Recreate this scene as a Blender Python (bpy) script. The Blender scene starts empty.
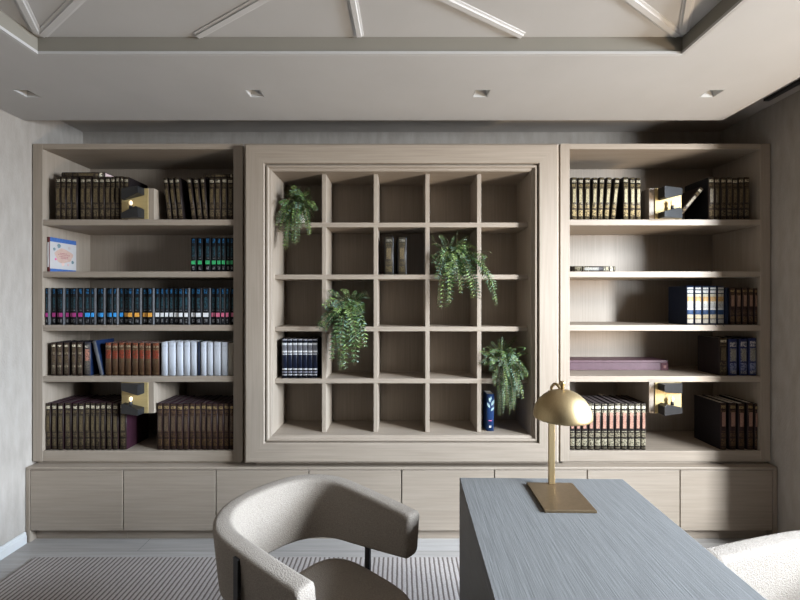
import bpy, bmesh, math, random
from mathutils import Vector, Matrix
random.seed(7)
sc = bpy.context.scene
COL = sc.collection
CX, CZ, F = -0.01, 1.52, 408.0          # camera position and focal length in pixels (800 px frame)
def X(px, y): return CX + (px - 400.0) * y / F
def Z(py, y): return CZ + (300.0 - py) * y / F

# ------------------------------------------------------------------ materials
def mat(name, color, rough=0.6, metal=0.0, spec=0.5):
    m = bpy.data.materials.new(name); m.use_nodes = True
    b = m.node_tree.nodes['Principled BSDF']
    b.inputs['Base Color'].default_value = (*color, 1)
    b.inputs['Roughness'].default_value = rough
    b.inputs['Metallic'].default_value = metal
    b.inputs['Specular IOR Level'].default_value = spec
    return m
def nodes(m):
    nt = m.node_tree
    return nt, nt.nodes, nt.links, nt.nodes['Principled BSDF']
def ramp(N, stops, interp='LINEAR'):
    r = N.new('ShaderNodeValToRGB'); cr = r.color_ramp; cr.interpolation = interp
    while len(cr.elements) > 1: cr.elements.remove(cr.elements[-1])
    cr.elements[0].position = stops[0][0]; cr.elements[0].color = stops[0][1]
    for p, c in stops[1:]:
        e = cr.elements.new(p); e.color = c
    return r
def c4(c, a=1): return (c[0], c[1], c[2], a)
def mapped(N, L, scale, coord='Object'):
    tc = N.new('ShaderNodeTexCoord'); mp = N.new('ShaderNodeMapping')
    mp.inputs['Scale'].default_value = scale
    L.new(tc.outputs[coord], mp.inputs['Vector']); return mp
def noisy(name, a, b, scale, rough=0.6, bump=0.0, detail=6, lo=.3, hi=.7, metal=0.0, bscale=None, dist=.002, spec=0.5):
    m = mat(name, a, rough, metal, spec); nt, N, L, B = nodes(m)
    mp = mapped(N, L, scale)
    n = N.new('ShaderNodeTexNoise'); n.inputs['Scale'].default_value = 1.0; n.inputs['Detail'].default_value = detail
    L.new(mp.outputs[0], n.inputs['Vector'])
    r = ramp(N, [(lo, c4(a)), (hi, c4(b))]); L.new(n.outputs['Fac'], r.inputs[0]); L.new(r.outputs[0], B.inputs['Base Color'])
    if bump:
        src = n
        if bscale:
            mp2 = mapped(N, L, bscale); src = N.new('ShaderNodeTexNoise'); src.inputs['Scale'].default_value = 1.0
            src.inputs['Detail'].default_value = 3; L.new(mp2.outputs[0], src.inputs['Vector'])
        bp = N.new('ShaderNodeBump'); bp.inputs['Strength'].default_value = bump; bp.inputs['Distance'].default_value = dist
        L.new(src.outputs['Fac'], bp.inputs['Height']); L.new(bp.outputs[0], B.inputs['Normal'])
    return m
OAK_A, OAK_B = (.24, .193, .147), (.292, .24, .188)
oak_h = noisy('limed_oak_horizontal', OAK_A, OAK_B, (3, 60, 90), .55, .15, 8)
oak_v = noisy('limed_oak_vertical', OAK_A, OAK_B, (90, 60, 3), .55, .15, 8)
wall_m = noisy('linen_wall', (.275, .242, .208), (.34, .302, .262), (25, 25, 6), .9, .5, 8, bscale=(160, 160, 60), dist=.004)
ceil_m = noisy('ceiling_paint', (.42, .405, .39), (.44, .425, .41), (4, 4, 4), .8)
trim_m = noisy('white_trim_paint', (.46, .45, .435), (.48, .47, .455), (4, 4, 4), .6)
dark_m = noisy('recess_paint', (.40, .36, .32), (.43, .39, .35), (6, 6, 6), .9)
black_metal = noisy('black_metal', (.012, .012, .013), (.02, .02, .022), (40, 40, 40), .45, metal=.3)
shade_metal = noisy('dark_satin_metal', (.010, .0105, .012), (.015, .0155, .017), (60, 60, 60), .42, spec=.35)
brass = noisy('brushed_brass', (.40, .30, .16), (.45, .34, .19), (300, 300, 4), .46, .05, metal=1.0)
brass_pale = noisy('sconce_brass', (.40, .30, .13), (.46, .35, .16), (4, 4, 200), .6, metal=.35)
bronze = noisy('bronze_plate', (.20, .145, .085), (.23, .165, .10), (80, 80, 80), .42, metal=.9)
desk_m = noisy('brushed_grey_wood', (.088, .086, .082), (.125, .122, .117), (230, 8, 230), .65, .5, 10, lo=.3, hi=.7, dist=.002)
fabric = noisy('woven_beige_fabric', (.20, .168, .137), (.275, .238, .20), (220, 220, 220), .95, .7, 3, dist=.004, spec=.2)
rubber = mat('socket_plastic', (.02, .02, .02), .5)
paper = noisy('page_paper', (.52, .46, .38), (.62, .56, .48), (3, 3, 3), .9)
paper_dark = noisy('dark_page_edge', (.05, .036, .036), (.085, .062, .058), (3, 200, 3), .8)
paper_pink = noisy('marbled_page_edge', (.55, .33, .30), (.75, .62, .58), (120, 120, 120), .8)
ceramic = noisy('cream_ceramic', (.55, .50, .40), (.62, .57, .47), (20, 20, 20), .5)
soil_m = noisy('potting_soil', (.03, .02, .015), (.06, .045, .03), (200, 200, 200), .95, .6)
stem_m = noisy('plant_stem', (.13, .12, .05), (.20, .15, .07), (60, 60, 60), .7)
leaf_ms = [noisy('leaf_deep_green', (.020, .045, .014), (.035, .075, .022), (50, 50, 50), .5),
           noisy('leaf_mid_green', (.045, .095, .022), (.07, .135, .035), (50, 50, 50), .5),
           noisy('leaf_light_green', (.12, .19, .04), (.18, .26, .075), (50, 50, 50), .5),
           noisy('leaf_bluish_green', (.085, .145, .10), (.13, .20, .145), (50, 50, 50), .5)]

def floor_material():
    m = mat('grey_oak_planks', (.5, .5, .5), .5); nt, N, L, B = nodes(m)
    mp = mapped(N, L, (1, 1, 1))
    br = N.new('ShaderNodeTexBrick'); br.inputs['Scale'].default_value = 1.0
    br.inputs['Brick Width'].default_value = 1.6; br.inputs['Row Height'].default_value = .19
    br.inputs['Mortar Size'].default_value = .0015
    br.inputs['Color1'].default_value = (.30, .275, .25, 1); br.inputs['Color2'].default_value = (.38, .355, .33, 1)
    br.inputs['Mortar'].default_value = (.10, .09, .08, 1)
    L.new(mp.outputs[0], br.inputs['Vector'])
    mp2 = mapped(N, L, (3, 60, 60)); n = N.new('ShaderNodeTexNoise'); n.inputs['Scale'].default_value = 1; n.inputs['Detail'].default_value = 6
    L.new(mp2.outputs[0], n.inputs['Vector'])
    r = ramp(N, [(.3, (.82, .82, .82, 1)), (.7, (1.05, 1.05, 1.05, 1))]); L.new(n.outputs['Fac'], r.inputs[0])
    mx = N.new('ShaderNodeMix'); mx.data_type = 'RGBA'; mx.blend_type = 'MULTIPLY'; mx.inputs[0].default_value = 1
    L.new(br.outputs['Color'], mx.inputs[6]); L.new(r.outputs[0], mx.inputs[7]); L.new(mx.outputs[2], B.inputs['Base Color'])
    return m
def rug_material():
    m = mat('striped_rug_weave', (.5, .5, .5), .95, spec=.1); nt, N, L, B = nodes(m)
    tc = N.new('ShaderNodeTexCoord'); sp = N.new('ShaderNodeSeparateXYZ'); L.new(tc.outputs['Object'], sp.inputs[0])
    n = N.new('ShaderNodeTexNoise'); n.inputs['Scale'].default_value = 25; L.new(tc.outputs['Object'], n.inputs['Vector'])
    md = N.new('ShaderNodeMath'); md.operation = 'MULTIPLY_ADD'; md.inputs[1].default_value = 1 / .0265
    L.new(sp.outputs['X'], md.inputs[0])
    ns = N.new('ShaderNodeMath'); ns.operation = 'MULTIPLY'; ns.inputs[1].default_value = .22; L.new(n.outputs['Fac'], ns.inputs[0]); L.new(ns.outputs[0], md.inputs[2])
    fr = N.new('ShaderNodeMath'); fr.operation = 'FRACT'; L.new(md.outputs[0], fr.inputs[0])
    r = ramp(N, [(0, (.13, .105, .095, 1)), (.26, (.15, .12, .105, 1)), (.36, (.38, .34, .315, 1)), (.88, (.40, .36, .33, 1)), (1, (.13, .105, .095, 1))])
    L.new(fr.outputs[0], r.inputs[0])
    n2 = N.new('ShaderNodeTexNoise'); n2.inputs['Scale'].default_value = 220; L.new(tc.outputs['Object'], n2.inputs['Vector'])
    r2 = ramp(N, [(.3, (.8, .8, .8, 1)), (.7, (1.1, 1.1, 1.1, 1))]); L.new(n2.outputs['Fac'], r2.inputs[0])
    mx = N.new('ShaderNodeMix'); mx.data_type = 'RGBA'; mx.blend_type = 'MULTIPLY'; mx.inputs[0].default_value = 1
    L.new(r.outputs[0], mx.inputs[6]); L.new(r2.outputs[0], mx.inputs[7]); L.new(mx.outputs[2], B.inputs['Base Color'])
    bp = N.new('ShaderNodeBump'); bp.inputs['Strength'].default_value = .6; bp.inputs['Distance'].default_value = .003
    L.new(r.outputs[0], bp.inputs['Height']); L.new(bp.outputs[0], B.inputs['Normal'])
    return m
floor_m, rug_m = floor_material(), rug_material()
bulb_m = mat('lit_bulb_glass', (1, .8, .5), .1)
bulb_m.node_tree.nodes['Principled BSDF'].inputs['Emission Color'].default_value = (1, .74, .42, 1)
bulb_m.node_tree.nodes['Principled BSDF'].inputs['Emission Strength'].default_value = .8

def spine(name, base, stops, speck=110, xw=.36, rough=.45, metal=.15, thr=(.42, .52)):
    """tooled book spine: stops = (height, colour, density); ornament broken up by fine cells"""
    m = mat(name, base, rough, metal, .2); nt, N, L, B = nodes(m)
    tc = N.new('ShaderNodeTexCoord'); sp = N.new('ShaderNodeSeparateXYZ'); L.new(tc.outputs['Generated'], sp.inputs[0])
    r = ramp(N, [(p, c4(c, a)) for p, c, a in stops], 'CONSTANT'); L.new(sp.outputs['Z'], r.inputs[0])
    d = N.new('ShaderNodeMath'); d.operation = 'SUBTRACT'; d.inputs[1].default_value = .5; L.new(sp.outputs['X'], d.inputs[0])
    ab = N.new('ShaderNodeMath'); ab.operation = 'ABSOLUTE'; L.new(d.outputs[0], ab.inputs[0])
    lt = N.new('ShaderNodeMath'); lt.operation = 'LESS_THAN'; lt.inputs[1].default_value = xw; L.new(ab.outputs[0], lt.inputs[0])
    n = N.new('ShaderNodeTexNoise'); n.inputs['Scale'].default_value = speck; n.inputs['Detail'].default_value = 2
    oi = N.new('ShaderNodeObjectInfo'); av = N.new('ShaderNodeVectorMath'); av.operation = 'ADD'
    L.new(tc.outputs['Object'], av.inputs[0]); L.new(oi.outputs['Location'], av.inputs[1]); L.new(av.outputs[0], n.inputs['Vector'])
    rn = ramp(N, [(thr[0], (.12, .12, .12, 1)), (thr[1], (1, 1, 1, 1))]); L.new(n.outputs['Fac'], rn.inputs[0])
    m1 = N.new('ShaderNodeMath'); m1.operation = 'MULTIPLY'; L.new(r.outputs['Alpha'], m1.inputs[0]); L.new(lt.outputs[0], m1.inputs[1])
    m2 = N.new('ShaderNodeMath'); m2.operation = 'MULTIPLY'; L.new(m1.outputs[0], m2.inputs[0]); L.new(rn.outputs[0], m2.inputs[1])
    mx = N.new('ShaderNodeMix'); mx.data_type = 'RGBA'; mx.inputs[6].default_value = c4(base)
    L.new(m2.outputs[0], mx.inputs[0]); L.new(r.outputs['Color'], mx.inputs[7]); L.new(mx.outputs[2], B.inputs['Base Color'])
    return m
def gilt_stops(g, p, dot, q=None):
    q = q or g
    return [(0, g, 0), (.03, g, .9), (.05, g, 0), (.08, q, 1), (.235, g, 0), (.27, g, .75), (.36, g, 0), (.385, q, .8), (.40, p, 0),
            (.74, q, .8), (.755, g, 0), (.78, g, .75), (.85, g, 0), (.88, dot, 1.6), (.945, g, 0), (.965, g, .6), (.985, g, 0)]

# ------------------------------------------------------------------ mesh builder
class MB:
    def __init__(s): s.v, s.f, s.m, s.sm = [], [], [], []
    def add(s, vs, fs, mi=0, smooth=False):
        o = len(s.v); s.v += [tuple(v) for v in vs]
        for f in fs: s.f.append([i + o for i in f]); s.m.append(mi); s.sm.append(smooth)
    def box(s, x0, x1, y0, y1, z0, z1, mi=0):
        s.add([(x0,y0,z0),(x1,y0,z0),(x1,y1,z0),(x0,y1,z0),(x0,y0,z1),(x1,y0,z1),(x1,y1,z1),(x0,y1,z1)],
              [(3,2,1,0),(4,5,6,7),(0,1,5,4),(1,2,6,5),(2,3,7,6),(3,0,4,7)], mi); return s
    def prism(s, poly, y0, y1, mi=0):
        """polygon in x,z (counter-clockwise seen from -y) extruded along y"""
        n = len(poly)
        s.add([(x, y0, z) for x, z in poly] + [(x, y1, z) for x, z in poly],
              [tuple(range(n)), tuple(reversed(range(n, 2*n)))] + [(i, i+n, (i+1) % n + n, (i+1) % n) for i in range(n)], mi); return s
    def rings(s, rs, mi=0, smooth=True, cap=True, closed=True):
        n = len(rs[0]); vs = [p for r in rs for p in r]; fs = []
        for k in range(len(rs)-1):
            for i in range(n if closed else n-1):
                j = (i+1) % n; fs.append((k*n+i, k*n+j, (k+1)*n+j, (k+1)*n+i))
        if cap: fs += [tuple(reversed(range(n))), tuple(range((len(rs)-1)*n, len(rs)*n))]
        s.add(vs, fs, mi, smooth); return s
    def tube(s, pts, r, seg=8, mi=0):
        pts = [Vector(p) for p in pts]; rs = []
        for i, p in enumerate(pts):
            t = (pts[min(i+1, len(pts)-1)] - pts[max(i-1, 0)]).normalized()
            a = t.orthogonal().normalized() if i == 0 else (a - t * a.dot(t)).normalized()
            b = t.cross(a); rr = r[i] if isinstance(r, (list, tuple)) else r
            rs.append([p + (a*math.cos(2*math.pi*k/seg) + b*math.sin(2*math.pi*k/seg)) * rr for k in range(seg)])
        return s.rings(rs, mi)
    def lathe(s, prof, c=(0,0,0), seg=48, mi=0, cap=False):
        rs = [[(c[0]+r*math.cos(2*math.pi*k/seg), c[1]+r*math.sin(2*math.pi*k/seg), c[2]+z) for k in range(seg)] for r, z in prof]
        return s.rings(rs, mi, True, cap)
    def mesh(s, name, mats):
        me = bpy.data.meshes.new(name); me.from_pydata(s.v, [], s.f)
        for m in (mats if isinstance(mats, (list, tuple)) else [mats]): me.materials.append(m)
        me.polygons.foreach_set('material_index', s.m); me.polygons.foreach_set('use_smooth', s.sm); me.update()
        bm = bmesh.new(); bm.from_mesh(me); bmesh.ops.recalc_face_normals(bm, faces=bm.faces); bm.to_mesh(me); bm.free()
        return me
    def build(s, name, mats, parent=None, loc=(0,0,0), bevel=0, seg=2):
        o = bpy.data.objects.new(name, s.mesh(name, mats)); COL.objects.link(o); o.location = loc
        if parent: o.parent = parent
        if bevel:
            b = o.modifiers.new('edge', 'BEVEL'); b.width = bevel; b.segments = seg; b.limit_method = 'ANGLE'
        return o
def B(x0, x1, y0, y1, z0, z1): return MB().box(x0, x1, y0, y1, z0, z1)
def tag(o, label, cat, group=None):
    o['label'] = label; o['category'] = cat
    if group: o['group'] = group
    return o
def thing(name, label, cat, loc=(0,0,0), group=None):
    o = bpy.data.objects.new(name, None); COL.objects.link(o); o.location = loc; o.empty_display_size = .1
    return tag(o, label, cat, group)
def struct(o): o['kind'] = 'structure'; return o
def copy_tree(o, parent=None):
    c = o.copy(); COL.objects.link(c)
    if parent: c.parent = parent
    for ch in list(o.children): copy_tree(ch, c)
    return c

# ------------------------------------------------------------------ room
WL, WR, YB, YF = -2.358, 2.36, 3.02, -2.4
CEIL, RECESS, TRAY = 2.64, 2.763, 2.7225
struct(B(WL-.15, WR+.15, YF-.15, YB+.15, -.1, 0).build('floor', floor_m))
struct(B(WL-.15, WR+.15, YB, YB+.15, 0, RECESS+.1).build('wall_back', wall_m))
struct(B(WL-.15, WL, YF, YB, 0, RECESS+.1).build('wall_left', wall_m))
struct(B(WL-.15, WR+.15, YF-.15, YF, 0, RECESS+.1).build('wall_front', noisy('dark_unseen_wall', (.10, .085, .07), (.14, .115, .095), (60, 60, 3), .7)))  # unseen wall behind the camera, made dark to cut the light it bounces back
WY0, WY1, WZ0, WZ1 = -.3, 2.02, .45, 2.45
w = MB()      # right wall with the window opening: one slab, four regions around the hole
def plate(axis_cells_x, axis_cells_y, holes, to3, t0, t1):
    """rectangular slab with holes; holes = set of removed cells; to3(u, v, t) -> point"""
    m = MB(); nx, ny = len(axis_cells_x)-1, len(axis_cells_y)-1; idx = {}
    def vid(i, j, k):
        if (i, j, k) not in idx:
            idx[(i, j, k)] = len(m.v); m.v.append(to3(axis_cells_x[i], axis_cells_y[j], (t0, t1)[k]))
        return idx[(i, j, k)]
    solid = lambda i, j: 0 <= i < nx and 0 <= j < ny and (i, j) not in holes
    def face(*q): m.f.append(list(q)); m.m.append(0); m.sm.append(False)
    for i in range(nx):
        for j in range(ny):
            if not solid(i, j): continue
            face(*[vid(a, b, 0) for a, b in ((i,j),(i+1,j),(i+1,j+1),(i,j+1))])
            face(*[vid(a, b, 1) for a, b in ((i,j+1),(i+1,j+1),(i+1,j),(i,j))])
            for (di, dj, e0, e1) in ((-1,0,(i,j),(i,j+1)), (1,0,(i+1,j),(i+1,j+1)), (0,-1,(i,j),(i+1,j)), (0,1,(i,j+1),(i+1,j+1))):
                if not solid(i+di, j+dj): face(vid(*e0,0), vid(*e1,0), vid(*e1,1), vid(*e0,1))
    return m
struct(plate([YF, WY0, WY1, YB], [0, WZ0, WZ1, RECESS+.1], {(1, 1)}, lambda u, v, t: (t, u, v), WR, WR+.15).build('wall_right', wall_m))
fr = MB()
fr = plate([WY0, WY0+.05, WY1-.03, WY1], [WZ0, WZ0+.05, WZ1-.04, WZ1], {(1, 1)}, lambda u, v, t: (t, u, v), WR+.09, WR+.14)
struct(fr.build('window_1', black_metal))
# ceiling: lower plate with the tray opening and four downlight pockets, perimeter recess behind and on the window side
CE_R, CE_B = 2.0, 2.543
TX0, TX1, TY1, TY0 = -1.67, 1.284, 1.869, -1.5
DLX = [-2.033, -.796, .432, 1.68]; DL0, DL1 = 2.172, 2.256; H2 = .042
xs = sorted([WL, TX0, TX1, CE_R] + [c + d for c in DLX for d in (-H2, H2)])
ys = [YF, TY0, TY1, DL0, DL1, CE_B]
holes = set()
for i in range(len(xs)-1):
    c = (xs[i] + xs[i+1]) / 2
    if TX0 < c < TX1: holes.add((i, 1))
    if any(abs(c - d) < .01 for d in DLX): holes.add((i, 3))
struct(plate(xs, ys, holes, lambda u, v, t: (u, v, t), CEIL, TRAY).build('ceiling', ceil_m))
struct(B(WL, CE_R, YF, CE_B, TRAY, RECESS).build('ceiling_panel', ceil_m))
struct(B(WL-.15, WR+.15, YF-.15, YB+.15, RECESS, RECESS+.1).build('ceiling_recess', dark_m))
# lip around the tray and the raised mouldings on its panel
lip = plate([TX0, TX0+.010, TX1-.010, TX1], [TY0, TY0+.010, TY1-.010, TY1], {(1, 1)}, lambda u, v, t: (u, v, t), CEIL+.001, CEIL+.014)
struct(lip.build('trim_1', ceil_m))
mould_m = noisy('moulding_paint', (.50, .485, .47), (.52, .505, .49), (4, 4, 4), .8)
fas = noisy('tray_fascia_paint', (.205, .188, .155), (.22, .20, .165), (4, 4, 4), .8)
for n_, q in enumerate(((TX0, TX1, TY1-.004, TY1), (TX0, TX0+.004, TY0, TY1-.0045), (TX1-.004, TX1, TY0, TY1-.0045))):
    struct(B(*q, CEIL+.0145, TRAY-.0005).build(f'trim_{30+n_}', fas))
def moulding(n, a, b, w=.042):
    a, b = Vector((*a, 0)), Vector((*b, 0)); d = (b-a).normalized(); p = Vector((-d.y, d.x, 0)); m = MB()
    prof = [(-w/2, 0), (-w/2, -.004), (-w*.30, -.006), (-w*.24, -.012), (w*.24, -.012), (w*.30, -.006), (w/2, -.004), (w/2, 0)]
    m.rings([[q + p*u + Vector((0,0,TRAY+v)) for u, v in prof] for q in (a, b)], smooth=False)
    struct(m.build(f'trim_{n}', mould_m))
cxm = (TX0+TX1)/2
ms = [((-1.63,1.845),(-.47,1.09)), ((-.928,1.85),(cxm,1.405)), ((cxm-.002,1.85),(cxm-.02,1.0)), ((.543,1.85),(cxm,1.405)),
      ((1.245,1.845),(.09,1.09)), ((-1.64,1.83),(-1.33,1.28)), ((1.262,1.83),(.94,1.28)), ((-1.66,1.42),(-1.30,1.28)), ((1.27,1.42),(.92,1.28))]
for i, (a, b) in enumerate(ms): moulding(i+2, a, b)
# curtain track in the window-side recess
B(2.235, 2.268, -1.6, 2.52, RECESS-.016, RECESS-.001).build('trim_20', black_metal)['kind'] = 'structure'
bb = MB().prism([(0,0),(.016,0),(.016,.048),(.012,.052),(.012,.066),(.006,.072),(0,.072)], YF, 2.55)
struct(bb.build('baseboard_left', trim_m, loc=(WL, 0, 0)))
# recessed square downlights
for k, c in enumerate(DLX):
    where = ['second to the window', 'third', 'second', 'first'][k]
    lab = ['small square recessed downlight in the soffit corner above the pale plaster side wall',
           'small square recessed downlight over the frame corner with the top row fern',
           'small square recessed downlight above the hanging plant beside two lone dark books',
           'small square recessed downlight at the shaded window end of the soffit'][k]
    t = thing('recessed_downlight', lab, 'ceiling light', (c, (DL0+DL1)/2, CEIL), 'square downlights in the ceiling')
    h = H2 - .002
    rf = MB().rings([[(sx*a, sy*a, z) for sx, sy in ((-1,-1),(1,-1),(1,1),(-1,1))] for a, z in ((h, .0), (h-.003, .0), (h*.55, .065), (h*.55, .07), (h, .07), (h, .0))], smooth=False, cap=False)
    rf.build('reflector', trim_m, t)
    B(-.02, .02, -.02, .02, .062, .068).build('lens', paper, t)

# ------------------------------------------------------------------ base cabinets
YC, BT, DT, DB = 2.557, .472, .452, .075
pitch = 4.655/8; x0 = -2.3275 - .0
for k in range(8):
    a = x0 + k*pitch; b = a + pitch
    ords = ['first','second','third','fourth','fifth','sixth','seventh','eighth'][k]
    t = thing('base_cabinet', f'low oak base cabinet with plain door, {ords} of eight from the pale wall', 'cabinet', ((a+b)/2, 2.8, 0), 'base cabinets under the bookcases')
    h = pitch/2
    B(-h+.001, h-.001, YC+.021-2.8, YB-.005-2.8, DB-.005, DT+.003).build('body', oak_h, t)
    B(-h+.0035, h-.0035, YC-2.8, YC+.0195-2.8, DB, DT).build('door', oak_h, t, bevel=.0015)
    B(-h+.001, h-.001, 2.60-2.8, 2.62-2.8, .0005, DB-.006).build('plinth', oak_h, t)
for s, nm in ((-1, 'pale lit wall'), (1, 'shaded window wall')):
    tag(B(min(s*2.3285, s*2.354), max(s*2.3285, s*2.354), YC-.002, YB-.005, .0005, DT+.003).build('end_panel_board', oak_v, bevel=.001),
        f'narrow oak end board closing the base cabinets at the {nm}', 'panel')
tag(B(-2.354, 2.354, YC-.002, YB-.004, DT+.004, BT).build('cabinet_top', oak_h, bevel=.003), 'long limed oak top running over all the base cabinets', 'countertop')

# ------------------------------------------------------------------ side bookcases
YS, YBK = 2.60, 3.0
SH = [2.0335, 1.702, 1.3605, 1.0345]      # tops of the four shelves
BOT, TOPI, TOPO, TH = .558, 2.482, 2.517, .037
FLOORS = SH + [BOT]
BO, BI, CI, CO = 2.351, 2.288, 1.072, 1.012
def bookcase(s, label):
    t = thing('bookcase', label, 'bookcase', (s*(BO+CO)/2, 2.8, BT), 'oak bookcases either side of the square shelving')
    def bx(name, a, b, y0, y1, z0, z1, m):
        a, b = sorted((s*a, s*b)); o = t.location
        return B(a-o.x, b-o.x, y0-o.y, y1-o.y, z0-o.z, z1-o.z).build(name, m, t, bevel=.0015)
    bx('side_panel', BI, BO, YS, YB-.006, .4905, TOPO, oak_v); bx('side_panel', CO, CI, YS, YB-.006, .4905, TOPO, oak_v)
    bx('top_panel', CI, BI, YS+.001, YB-.006, TOPI, TOPO-.0005, oak_h)
    bx('bottom_panel', CI, BI, YS+.001, YB-.006, .491, BOT, oak_h)
    bx('back_panel', CI, BI, YBK, YB-.007, BOT, TOPI, oak_v)
    for z in SH: bx('shelf', CI, BI, YS+.002, YBK, z-TH, z, oak_h)
    bx('plinth', CO+.02, BO-.015, YS+.02, YB-.01, BT+.0005, .4905, oak_h)
    for z0, z1 in ((SH[0], SH[0]+.2), (SH[3]-TH-.2, SH[3]-TH)):
        bx('partition_block', 1.58, 1.745, YS+.004, YBK, z0, z1, oak_v)
    return t
bookcase(-1, 'tall oak bookcase by the pale lit wall, packed with old volumes and black journals')
bookcase(1, 'tall oak bookcase by the shaded wall, half empty with long mauve box')

# ------------------------------------------------------------------ central square shelving
GX, GZ = .332, .334
gt = thing('grid_shelving', 'square oak shelving of twenty five cells inside a broad mitred frame', 'shelving', (0, 2.8, BT))
def gp(name, x0, x1, y0, y1, z0, z1, m, bev=.0015):
    return B(x0, x1, y0-2.8, y1-2.8, z0-BT, z1-BT).build(name, m, gt, bevel=bev)
prof = [(0,2.62),(0,2.548),(.003,2.540),(.016,2.530),(.124,2.530),(.127,2.533),(.128,2.556),(.133,2.558),(.134,2.546),(.139,2.541),(.147,2.541),(.151,2.546),(.152,2.556),(.163,2.559),(.165,2.562),(.165,2.61)]
FX, FZ0, FZ1 = .98, .503, 2.496
def corner(k, d): return [(-FX+d, FZ0+d), (FX-d, FZ0+d), (FX-d, FZ1-d), (-FX+d, FZ1-d)][k % 4]
for k in range(4):
    m = MB()
    m.rings([[(corner(k+e, d)[0], y-2.8, corner(k+e, d)[1]-BT) for d, y in prof] for e in (0, 1)], smooth=False)
    m.build('frame_rail', oak_h if k % 2 == 0 else oak_v, gt)
IX, IZ0, IZ1 = .812, .671, 2.328
gp('side_panel', -IX-.03, -IX, 2.563, 2.88, IZ0-.03, IZ1+.03, oak_v); gp('side_panel', IX, IX+.03, 2.563, 2.88, IZ0-.03, IZ1+.03, oak_v)
gp('top_panel', -IX, IX, 2.563, 2.88, IZ1, IZ1+.03, oak_h); gp('bottom_panel', -IX, IX, 2.563, 2.88, IZ0-.03, IZ0, oak_h)
gp('back_panel', -IX-.03, IX+.03, 2.88, 2.90, IZ0-.03, IZ1+.03, oak_v)
gp('plinth', -.93, .93, 2.60, 2.95, BT+.0005, FZ0+.05, oak_h)
GY = 2.62; GSH = [2.002, 1.668, 1.334, 1.0]; DTH = .0135
for k in range(4): gp('divider', GX*(k-1.5)-DTH, GX*(k-1.5)+DTH, GY, 2.88, IZ0, IZ1, oak_v)
for z in GSH: gp('shelf', -IX, IX, GY-.0015, 2.88, z-.015, z+.015, oak_h)
CELLF = [z+.015 for z in GSH] + [IZ0]

# ------------------------------------------------------------------ wall sconces on the partition blocks
def sconce(s, upper, label):
    zb = SH[0]+.001 if upper else SH[3]-TH-.199
    xa = -1.783 if s < 0 else 1.613
    t = thing('bookcase_sconce', label, 'sconce', (xa+.085, YS, zb), 'brass and black sconces in the bookcases')
    y1 = .003
    m = MB().box(-.083, .083, -.003, y1, .002, .196)
    m.build('back_plate', brass_pale, t)
    up = (.126, .152) if upper else (.154, .128)
    lo = (.038, .072) if upper else (.070, .040)
    a, b = -.078, .062
    if s > 0: a, b = -.066, .080
    for nm, lf, rt, z0 in (('upper_shade', up[0], up[1], None), ('lower_shade', lo[0], lo[1], .0025)):
        if z0 is None: poly = [(a, lf), (a+.012, lf-.008), (b, rt), (b, .195), (a, .195)]
        else: poly = [(a, z0), (b, z0), (b, rt-.012), (b-.02, rt), (a, lf)] if upper else [(a, z0), (b, z0), (b, rt), (a+.02, lf), (a, lf-.012)]
        dep = lambda x: (-.018 - .052*(x-a)/(b-a)) if s < 0 else (-.018 - .052*(b-x)/(b-a))
        m = MB(); q = len(poly)
        m.add([(x, dep(x), z) for x, z in poly] + [(x, -.0035, z) for x, z in poly],
              [tuple(range(q)), tuple(reversed(range(q, 2*q)))] + [(i, i+q, (i+1) % q + q, (i+1) % q) for i in range(q)])
        m.build(nm, shade_metal, t, bevel=.002)
    c = (a+b)/2; zc = (up[0]+up[1]+lo[0]+lo[1])/4
    MB().lathe([(.0001,-.018),(.010,-.018),(.010,.0),(.008,.004)], (c, -.03, zc-.02), 16).build('bulb_socket', rubber, t)
    MB().lathe([(.005,0),(.008,.006),(.011,.015),(.010,.023),(.006,.030),(.0001,.033)], (c, -.03, zc-.016), 16).build('bulb', bulb_m, t)
sconce(-1, True, 'brass and black sconce on the top shelf between rows of old dark volumes')
sconce(-1, False, 'brass and black sconce hanging under the shelf of red and white books')
sconce(1, True, 'brass and grey sconce on the top shelf beside a steeply leaning book')
sconce(1, False, 'brass and grey sconce hanging under the shelf with the long mauve box')

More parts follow.
